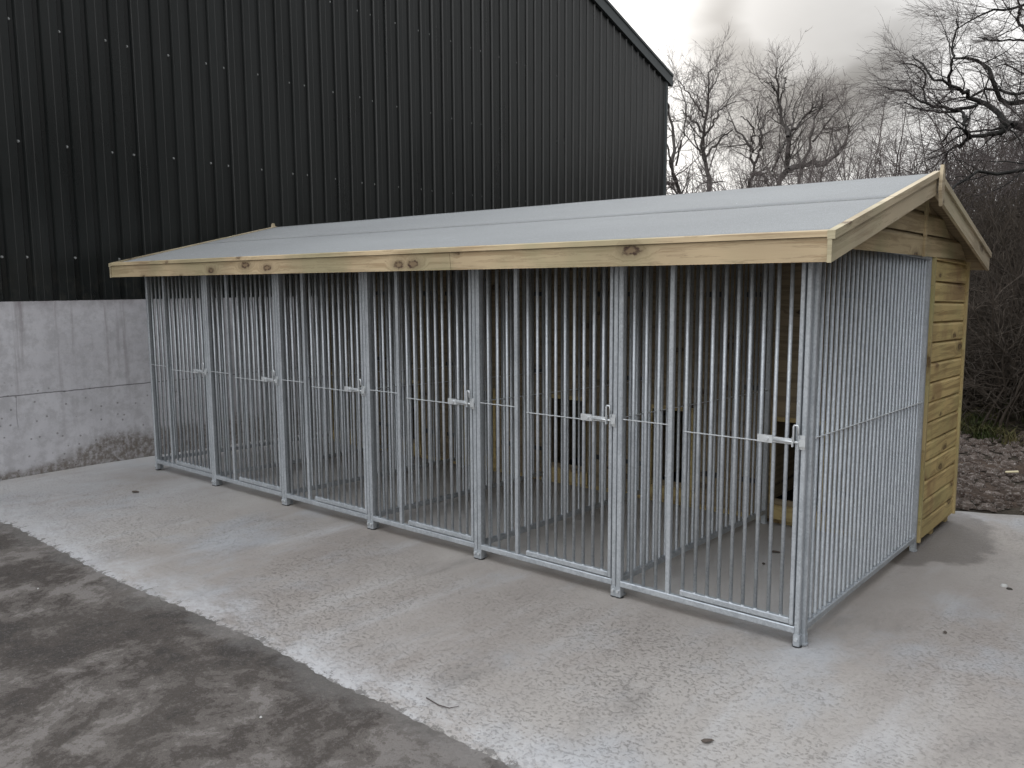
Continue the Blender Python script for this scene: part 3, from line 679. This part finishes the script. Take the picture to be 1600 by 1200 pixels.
def make_side():
    x = -6.0; y0, y1 = .020, 1.985; h = .0165; t = empty('kennel_run_panel', (x, y0, 0), 'x', 'kennel panel'); e = .010
    for c in (y0 + h, y1 - h):
        MB().bar(x - h, x + h, c - h, c + h, .030, 1.895 + e, 2, .004).build('post', GALV, t, sh=True)
        mb = MB(); mb.bar(x - .0185, x + .0185, c - .0185, c + .0185, .004, .05, 2, .003); mb.box(x - .012, x + .025, c - .012, c + .012, .003, .011)
        mb.tube([(x, c, .0), (x, c, .004)], .023, 10); mb.build('foot', GALV, t, sh=True)
    MB().bar(x - h, x + h, .061 + e, .094 + e, y0 + 2 * h, y1 - 2 * h, 1, .004).build('bottom_rail', GALV, t, sh=True)
    MB().bar(x - h, x + h, 1.863 + e, 1.895 + e, y0 + 2 * h, y1 - 2 * h, 1, .004).build('top_rail', GALV, t, sh=True)
    n = 27; sp = (y1 - y0 - 4 * h) / (n + 1)
    for k in range(n):
        y = y0 + 2 * h + sp * (k + 1)
        MB().tube([(x, y, .094 + e), (x, y, .100 + e), (x, y, 1.865 + e)], [.0120, .0090, .0090], 8).build('bar', GALV, t, sh=True, smooth=True)
    MB().tube([(x + .0105, y0 + 2 * h, .970 + e), (x + .0105, y1 - 2 * h, .970 + e)], .0032, 6).build('wire', ZINC, t, sh=True)
    return t
fp = make_front(); sp_ = make_side()
names = ['farthest left, nearest the barn wall', 'second from the barn', 'third from the barn', 'fourth from the barn', 'fifth from the barn, next to the corner run', 'at the right-hand front corner of the shed']
for i in range(6):
    o = fp if i == 0 else dup(fp, i)
    o['label'] = 'galvanised barred front panel with bolted gate, ' + names[i]; o['group'] = 'front gate panels of the kennel runs'
sn = ['barred galvanised end panel at the barn end of the kennel block', 'barred partition between the first and second runs from the barn', 'barred partition between the second and third runs from the barn',
      'barred partition between the third and fourth runs from the barn', 'barred partition between the third and second runs from the right', 'barred partition beside the right-hand end run',
      'outer galvanised barred end panel on the right, meeting the pine boarding']
for i in range(7):
    o = sp_ if i == 0 else dup(sp_, i)
    if i == 6: o.location.x += .0015
    o['label'] = sn[i]; o['group'] = 'side panels of the kennel runs'

# ------------------------------------------------------------------ bare trees
def ray(u, v, d): return CAM + d * (ROT @ np.array([(u - 800) / FPX, -(v - 600) / FPX, -1.0]))
def tubes(P, R, n):
    """P (N,K,3) R (N,K) -> verts, quads"""
    Nn, K, _ = P.shape; T = np.empty_like(P); T[:, 1:-1] = P[:, 2:] - P[:, :-2]; T[:, 0] = P[:, 1] - P[:, 0]; T[:, -1] = P[:, -1] - P[:, -2]
    T /= np.linalg.norm(T, axis=2, keepdims=True) + 1e-9
    ref = np.where(np.abs(T[..., 2:3]) < .8, np.array([0, 0, 1.0]), np.array([1.0, 0, 0])); A_ = np.cross(T, ref); A_ /= np.linalg.norm(A_, axis=2, keepdims=True); B_ = np.cross(T, A_)
    an = np.arange(n) * 2 * np.pi / n; V = P[:, :, None, :] + R[:, :, None, None] * (A_[:, :, None, :] * np.cos(an)[:, None] + B_[:, :, None, :] * np.sin(an)[:, None])
    i, k, s = np.meshgrid(np.arange(Nn), np.arange(K - 1), np.arange(n), indexing='ij'); b = (i * K + k) * n; s2 = (s + 1) % n
    F = np.stack([b + s, b + s2, b + n + s2, b + n + s], -1).reshape(-1, 4); return V.reshape(-1, 3), F
class TB:
    def __init__(s): s.V = []; s.F = []; s.o = 0
    def add(s, P, R, n):
        v, f = tubes(P, R, n); s.V.append(v); s.F.append(f + s.o); s.o += len(v)
    def build(s, name, mat, parent=None): return np_mesh(name, np.concatenate(s.V), np.concatenate(s.F), mat, parent, True)
def resample(p, k):
    p = np.array(p, float); d = np.r_[0, np.cumsum(np.linalg.norm(np.diff(p, axis=0), axis=1))]; t = np.linspace(0, d[-1], k)
    q = np.stack([np.interp(t, d, p[:, i]) for i in range(3)], -1)
    for _ in range(2): q[1:-1] = .25 * q[:-2] + .5 * q[1:-1] + .25 * q[2:]
    return q
def kids(P, R, m, tr, ln, ang, k, wig, bias, rf, rmin, taper=.35, rmax=.5):
    Nn, K, _ = P.shape; t = NR.uniform(tr[0], tr[1], (Nn, m)) * (K - 1); i = np.minimum(t.astype(int), K - 2); f = (t - i)[..., None]; ix = np.arange(Nn)[:, None]
    pos = P[ix, i] * (1 - f) + P[ix, i + 1] * f; rad = R[ix, i] * (1 - f[..., 0]) + R[ix, i + 1] * f[..., 0]; tan = P[ix, i + 1] - P[ix, i]; tan /= np.linalg.norm(tan, axis=2, keepdims=True) + 1e-9
    rv = NR.normal(size=tan.shape); rv -= (rv * tan).sum(2, keepdims=True) * tan; rv /= np.linalg.norm(rv, axis=2, keepdims=True)
    a = NR.uniform(ang[0], ang[1], (Nn, m, 1)); d = np.cos(a) * tan + np.sin(a) * rv
    L_ = NR.uniform(ln[0], ln[1], (Nn, m, 1)) * (1 - .45 * (t / (K - 1))[..., None])
    out = [pos]
    for q in range(k - 1):
        d = d + wig * NR.normal(size=d.shape) + np.array(bias); d /= np.linalg.norm(d, axis=2, keepdims=True); out.append(out[-1] + d * L_ / (k - 1))
    C = np.stack(out, 2).reshape(-1, k, 3); r0 = np.minimum(np.maximum(rad * rf, rmin), rmax).reshape(-1, 1)
    return C, np.maximum(r0 * np.linspace(1, taper, k)[None], rmin * .6)
def bare_tree(name, label, limbs, bias, mats, dens=1.0, rmin=.006, base=None, group=None, cat='tree', tw=(5, 6, 5), ll=(1.5, .75, .40), wig=.15, rmax=.022):
    """limbs: list of (points, r0, r1)"""
    b0 = np.array(base if base is not None else limbs[0][0][0]); root = empty(name, tuple(b0), label, cat, group)
    tr = TB(); lb = TB(); twg = TB()
    for li, (pts, r0, r1) in enumerate(limbs):
        p = resample(pts, 18); p[1:-1] += NR.normal(size=(16, 3)) * min(.05, r0 * .45)
        r = np.linspace(r0, r1, 18) * (.72 if cat == 'tree' and mats is BM else 1); (tr if li == 0 else lb).add(p[None], r[None], 9)
        length = np.linalg.norm(np.diff(p, axis=0), axis=1).sum(); P = p[None]; R = r[None]
        m1 = max(3, int(length * tw[0] * dens)); t0 = .30 if li == 0 else .12
        P1, R1 = kids(P, R, m1, (t0, 1), (ll[0] * .5, ll[0] * 1.2), (.4, 1.1), 7, wig, bias, .4, rmin * 1.6, rmax=rmax); lb.add(P1, R1, 4)
        P2, R2 = kids(P1, R1, tw[1], (.12, 1), (ll[1] * .5, ll[1] * 1.3), (.4, 1.0), 5, wig, bias, .5, rmin, rmax=rmax * .5); twg.add(P2, R2, 3)
        P3, R3 = kids(P2, R2, tw[2], (.1, 1), (ll[2] * .5, ll[2] * 1.3), (.35, .9), 4, wig, bias, .7, rmin * .75); twg.add(P3, R3, 3)
    tr.build('trunk', mats[0], root); lb.build('branches', mats[0], root); twg.build('twigs', mats[1], root); return root
def c2(ox, oy, s, pts, d, dz=0.0):
    """outline measured in the photograph laid out in depth d (metres from the camera) with its own relief"""
    return [ray(ox + x / s, oy + y / s, d + dz * math.sin(i * 1.7 + x * .01)) for i, (x, y) in enumerate(pts)]
def q2(pts, d, dz=.5): return c2(1030, 90, 5.333, pts, d, dz)
def toground(pts):
    p = pts[0]; g_ = np.array([p[0], p[1], groundz(p[0], p[1]) - .1]); return [g_, (g_ + p) / 2 + np.array([.05, .05, 0])] + list(pts)
BM = (BARKB, TWIG); up = (0, 0, .05)
bare_tree('birch_tree', 'slim bare birch with two upright stems beside the barn corner', [
    (toground(q2([(215, 1140), (150, 1050), (140, 900), (100, 650), (95, 460), (60, 330), (40, 260)], 22)), .11, .03),
    (q2([(150, 1050), (90, 880), (60, 700), (30, 560)], 22), .05, .02), (q2([(150, 1050), (90, 1045), (20, 1040)], 22), .06, .03), (q2([(140, 900), (200, 640), (230, 420), (160, 200)], 22), .04, .015)], up, BM, .8, .0040)
bare_tree('birch_tree', 'pale bare birch with a tall narrow crown, second tree from the barn', [
    (toground(q2([(440, 1130), (420, 1050), (375, 960), (370, 850), (360, 740), (380, 650), (375, 500), (410, 300), (430, 160), (450, 90)], 23)), .13, .02),
    (q2([(380, 650), (300, 520), (230, 480), (180, 440)], 23), .05, .02), (q2([(375, 860), (450, 750), (560, 640), (610, 600)], 23), .05, .02),
    (q2([(375, 500), (330, 430), (270, 330), (160, 190)], 23), .045, .015), (q2([(380, 650), (450, 560), (500, 430), (640, 360)], 23), .045, .015), (q2([(410, 300), (470, 200), (500, 120)], 23), .03, .012), (q2([(370, 860), (300, 700), (270, 560)], 23), .04, .015)], up, BM, .8, .0040)
bare_tree('birch_tree', 'bare forked birch behind the middle of the shed ridge', [
    (toground(q2([(760, 1080), (790, 890), (760, 780), (730, 680), (640, 560), (560, 510)], 24)), .12, .02),
    (q2([(790, 890), (840, 780), (860, 620), (880, 480), (940, 430)], 24), .06, .02), (q2([(760, 780), (790, 600), (740, 520), (680, 490)], 24), .05, .02),
    (q2([(770, 975), (880, 980), (910, 1080)], 24), .07, .05), (q2([(840, 780), (830, 560), (820, 400)], 24), .04, .015)], up, BM, .8, .0040)
bare_tree('birch_tree', 'tallest bare birch, its leader above the others with a heavy arching low limb', [
    (toground(q2([(960, 1080), (1010, 990), (1070, 940), (1090, 840), (1070, 660), (1040, 560), (1000, 430), (985, 300), (985, 200), (985, 80)], 22)), .17, .02),
    (q2([(1070, 940), (1200, 890), (1400, 860), (1500, 780), (1600, 690), (1580, 560)], 22), .12, .03), (q2([(1070, 660), (1130, 580), (1200, 480), (1290, 420), (1330, 330)], 22), .07, .02),
    (q2([(940, 950), (1000, 800), (1060, 680)], 22), .05, .03), (q2([(985, 300), (930, 200), (850, 210)], 22), .04, .015), (q2([(985, 430), (1040, 240), (1060, 160)], 22), .04, .015), (q2([(1110, 600), (1120, 430), (1200, 260)], 22), .04, .015)], up, BM, .72, .0040)
bare_tree('birch_tree', 'bare leaning birch over the low arching limb, left of the oak', [
    (toground(q2([(1150, 1060), (1180, 890), (1280, 700), (1290, 520), (1350, 400), (1360, 300)], 25)), .10, .02),
    (q2([(1280, 700), (1370, 590), (1450, 480), (1520, 380)], 25), .05, .015), (q2([(1180, 890), (1150, 800), (1190, 600)], 25), .04, .015), (q2([(1370, 590), (1480, 610), (1580, 560), (1620, 420)], 25), .04, .015)], up, BM, .72, .0040)
def q3(pts, d, dz=.4): return c2(1300, 0, 4.287, pts, d, dz)
OM = (BARKO, TWIGO); rt_ = ROT[:, 0]; lean = tuple(-rt_ * .13 + np.array([0, 0, .02]))
bx = ray(1790, 300, 12.5); tb = np.array([bx[0], bx[1], groundz(bx[0], bx[1]) - .1])
oak = [([tb, tb + [0, 0, 1.2], ray(1750, 330, 12.4), ray(1690, 235, 12.3), ray(1640, 208, 12.2)], .34, .10)]
for pts, r0, r1, d in [
    ([(1457, 890), (1290, 850), (1200, 840), (1160, 860), (1060, 910), (920, 925), (860, 980), (780, 1025), (740, 1100)], .13, .02, 12.2),
    ([(1200, 840), (1100, 760), (1000, 700), (930, 650), (880, 610), (790, 590), (700, 540), (630, 460), (540, 370)], .075, .015, 12.0),
    ([(920, 925), (890, 850), (895, 770), (840, 750), (650, 745), (540, 725), (480, 680)], .055, .012, 11.7),
    ([(970, 705), (840, 735), (740, 720), (620, 690), (540, 650), (500, 600), (370, 595)], .045, .012, 12.1),
    ([(790, 590), (780, 500), (815, 390), (800, 300), (850, 200), (840, 120)], .045, .012, 12.1),
    ([(820, 390), (900, 390), (1000, 400), (1020, 430), (1100, 520), (1070, 640), (1140, 720), (1200, 700), (1400, 640)], .03, .08, 12.6),
    ([(1500, 1120), (1286, 1125), (1050, 1130), (950, 1160), (850, 1200), (790, 1290)], .075, .02, 9.5),
    ([(1500, 300), (1286, 270), (1230, 255), (1160, 290), (1060, 280), (980, 250)], .06, .015, 13.0),
    ([(1500, -60), (1290, 10), (1200, 60), (1080, 60), (950, 110), (830, 200)], .08, .015, 12.6),
    ([(1500, 500), (1290, 520), (1190, 410), (1090, 450)], .05, .015, 13.2),
    ([(1290, 200), (1240, 150), (1260, 60), (1230, -60)], .05, .02, 13.2),
    ([(930, 650), (1010, 590), (1120, 600), (1230, 640), (1400, 600)], .03, .05, 12.4),
    ([(630, 690), (610, 600), (640, 500), (560, 420), (450, 430)], .03, .01, 12.0),
    ([(1160, 860), (1040, 870), (900, 890), (700, 1000), (640, 1040)], .03, .01, 12.6),
    ([(740, 950), (800, 860), (860, 850), (905, 900)], .02, .02, 11.9)]:
    pl_ = q3(pts, d, .35); fork = ray(1650, 212, 12.2)
    if pts[0][0] >= 1400: pl_ = [fork] + pl_
    if pts[-1][0] >= 1400: pl_ = pl_ + [fork]
    oak.append((pl_, r0 * .58, r1 * .62))
bare_tree('oak_tree', 'big bare mossy oak whose crooked dark limbs reach in from the right edge', oak, lean, OM, 1.0, .0023, base=tb, tw=(5.0, 7, 6), ll=(1.1, .60, .34), wig=.17, rmax=.012)
# twiggy thicket behind the shed and on the bank
def thicket(n, xr, yr, hr, dens, tr_):
    tb_ = TB(); 
    xy = []
    while len(xy) < n:
        u = NR.uniform(*xr); d = NR.uniform(*yr); p = ray(u, 450, d)
        if p[0] < -7 and p[1] < 12.5: continue
        if p[1] < 3.8: continue
        if p[0] > -6.5 and bank_d(p[0], p[1]) < .15: continue
        xy.append((p[0], p[1], groundz(p[0], p[1])))
    P0 = np.array(xy); H = NR.uniform(hr[0], hr[1], (n, 1)); d = NR.normal(size=(n, 3)) * .28 + np.array([0, 0, 1.0]); d /= np.linalg.norm(d, axis=1, keepdims=True)
    out = [P0]
    for q in range(8):
        d = d + NR.normal(size=d.shape) * .17 + np.array([0, 0, .02]); d /= np.linalg.norm(d, axis=1, keepdims=True); out.append(out[-1] + d * H / 8)
    P = np.stack(out, 1); R = NR.uniform(.008, .022, (n, 1)) * np.linspace(1, .3, 9)[None]; tb_.add(P, R, 4)
    P1, R1 = kids(P, R, dens[0], (.1, 1), (.5, 1.3), (.4, 1.2), 6, .2, (0, 0, -.01), .6, tr_); tb_.add(P1, R1, 3)
    P2, R2 = kids(P1, R1, dens[1], (.1, 1), (.2, .6), (.4, 1.2), 4, .2, (0, 0, 0), .7, tr_ * .75); tb_.add(P2, R2, 3)
    return tb_
t1 = thicket(330, (1480, 1700), (9.3, 14.5), (1.2, 2.6), (9, 6), .004)
o = t1.build('bramble_thicket', SCRUB); tag(o, 'dark tangled brambles and scrub on the bank right of the shed', 'thicket', kind='stuff')
t2 = thicket(260, (1215, 1620), (13.5, 20), (2.2, 4.0), (9, 7), .0035)
o = t2.build('scrub_thicket', TWIG); tag(o, 'dense bare scrub seen just above the shed ridge', 'thicket', kind='stuff')
t3 = thicket(150, (1030, 1250), (17, 24), (2.5, 4.2), (8, 6), .0035)
o = t3.build('hazel_thicket', TWIG); tag(o, 'thin bare undergrowth beneath the birches beside the barn', 'thicket', kind='stuff')

shade_scrub = TB(); P0 = []  # scrub out of view, added to shade the right end of the shed
while len(P0) < 760:
    x = rnd.uniform(3.7, 6.0); y = rnd.uniform(-1.6, 7.5); P0.append((x, y, groundz(x, y)))
P0 = np.array(P0); d = NR.normal(size=P0.shape) * .25 + np.array([0, 0, 1.0]); H = NR.uniform(3.0, 5.6, (len(P0), 1)); out_ = [P0]
for q in range(7):
    d = d + NR.normal(size=d.shape) * .15; d /= np.linalg.norm(d, axis=1, keepdims=True); out_.append(out_[-1] + d * H / 7)
P = np.stack(out_, 1); R = NR.uniform(.010, .024, (len(P0), 1)) * np.linspace(1, .3, 8)[None]
def keep(P, R):
    k = P[:, :, 0].min(axis=1) > 3.1; return P[k], R[k]
P, R = keep(P, R); shade_scrub.add(P, R, 4)
P1, R1 = keep(*kids(P, R, 12, (.05, 1), (.5, 1.3), (.4, 1.2), 5, .2, (0, 0, 0), .6, .010)); shade_scrub.add(P1, R1, 3)
P2, R2 = keep(*kids(P1, R1, 5, (.1, 1), (.2, .6), (.4, 1.2), 3, .2, (0, 0, 0), .7, .007)); shade_scrub.add(P2, R2, 3)
o = shade_scrub.build('scrub_thicket', SCRUB); tag(o, 'unseen tall dark scrub added right of the yard to shade the shed end', 'thicket', kind='stuff')

# ------------------------------------------------------------------ grass at the foot of the bank
def m_grass():
    g = G('rank grass'); n = g.noise(3, 3); inf = g.noise(25, 2)
    return g.fin(g.mix(g.step(n, .4, .65), (.045, .06, .018), (.10, .085, .035)), .8, 0, None, .2)
GRASS = m_grass()
nb = 2600; V = []; F = []
for k in range(nb):
    u = rnd.uniform(1488, 1680); t = rnd.uniform(8.6, 10.6); cl_ = mn.noise(Vector((u * .035, t * 1.5, 0)))
    if cl_ < -.05: continue
    p = ray(u, 640, t); 
    x, y = p[0], p[1]; bd = bank_d(x, y)
    if bd < -.15 or bd > 1.3 or x > 3: continue
    z = groundz(x, y); hgt = rnd.uniform(.12, .34); a = rnd.uniform(0, 6.28); dx, dy = math.cos(a), math.sin(a); b = len(V); wv = .006
    for q in range(4):
        tt = q / 3; cx = x + dx * hgt * .9 * tt ** 1.6; cy = y + dy * hgt * .9 * tt ** 1.6; cz = z + hgt * (tt - .45 * tt ** 3); ww = wv * (1 - tt * .85)
        V += [(cx - dy * ww, cy + dx * ww, cz), (cx + dy * ww, cy - dx * ww, cz)]
    for q in range(3): F.append((b + 2 * q, b + 2 * q + 1, b + 2 * q + 3, b + 2 * q + 2))
o = np_mesh('grass', np.array(V), np.array(F), GRASS); tag(o, 'rank green and straw grass at the foot of the bank', 'grass', kind='stuff')

# ------------------------------------------------------------------ small things lying about
LEAF = m_plain('dead leaf', (.075, .058, .047), .8, 0, .4, 40)
PALE = m_plain('fresh sawn offcut', (.55, .47, .30), .7, 0, .15, 30)
PSTONE = m_plain('pale stone', (.42, .41, .39), .85, 0, .2, 40)
def leaf(x, y, s, a, label):
    z = gz(x, y) + .006; mb = MB(); n = 10; ring = []; ca, sa = math.cos(a), math.sin(a)
    for k in range(n):
        t = k * 6.283 / n; r = s * (1 + .25 * math.sin(3 * t + a)); px, py = math.cos(t) * r, math.sin(t) * r * .45
        ring.append((x + ca * px - sa * py, y + sa * px + ca * py, z + .25 * s * abs(math.sin(t)) ))
    mb.poly([(x, y, z)] + ring, [(0, 1 + k, 1 + (k + 1) % n) for k in range(n)])
    o = mb.build('dead_leaf', LEAF); m_ = o.modifiers.new('t', 'SOLIDIFY'); m_.thickness = .002; tag(o, label, 'leaf')
leaf(-5.287, -.555, .036, .3, 'dark curled leaf on the slab in front of the far left kennel')
leaf(.028, -1.011, .023, .9, 'dark leaf lying on the slab in front of the right-hand corner gate')
leaf(.49, .62, .016, 1.9, 'tiny brown leaf on the slab to the right of the end panel')
leaf(-.636, 1.324, .03, .4, 'brown leaf on the floor inside the right-hand run')
leaf(-.60, 1.05, .018, 2.0, 'small dark scrap on the floor inside the right-hand run')
def twig(pts, label):
    mb = MB(); mb.tube([(x, y, gz(x, y) + .006) for x, y in pts], [.0028, .0025, .002, .0012][:len(pts)], 6); tag(mb.build('twig', TWIGO, smooth=True), label, 'twig')
twig([(-1.01, -1.435), (-.93, -1.445), (-.88, -1.435), (-.86, -1.40)], 'thin dark twig on the slab near its chalky front edge')
def stone(x, y, s, label, mat=PSTONE, z=None):
    mb = MB(); n = 8; zz = gz(x, y) if z is None else z; V = [(x, y, zz + s * .7)]
    for k in range(n):
        t = k * 6.283 / n; r = s * rnd.uniform(.8, 1.2); V.append((x + math.cos(t) * r * .8, y + math.sin(t) * r * .7, zz + s * .45))
    for k in range(n):
        t = k * 6.283 / n; r = s * rnd.uniform(.9, 1.3); V.append((x + math.cos(t) * r, y + math.sin(t) * r, zz - .002))
    mb.poly(V, [(0, 1 + k, 1 + (k + 1) % n) for k in range(n)] + [(1 + k, 1 + n + k, 1 + n + (k + 1) % n, 1 + (k + 1) % n) for k in range(n)])
    tag(mb.build('stone', mat, smooth=True), label, 'stone')
stone(.597, 1.592, .020, 'pale pebble on the slab at the right edge of view')
stone(.63, 1.55, .016, 'dark pebble beside the pale one at the right edge of the slab', BARK)
stone(-1.419, -1.941, .006, 'small pale stone on the dark yard below the slab edge')
stone(-3.6, -1.93, .005, 'tiny pale stone on the dark yard, left of centre')
mb = MB(); zz = gz(.15, 5.2); mb.poly([(.09, 5.17, zz + .02), (.19, 5.21, zz + .03), (.18, 5.25, zz + .032), (.08, 5.21, zz + .02), (.09, 5.17, zz + .03), (.19, 5.21, zz + .04), (.18, 5.25, zz + .042), (.08, 5.21, zz + .03)],
    [(0, 3, 2, 1), (4, 5, 6, 7), (0, 1, 5, 4), (1, 2, 6, 5), (2, 3, 7, 6), (3, 0, 4, 7)]); tag(mb.build('timber_offcut', PALE), 'pale sawn timber offcut on the rubble behind the slab', 'offcut')
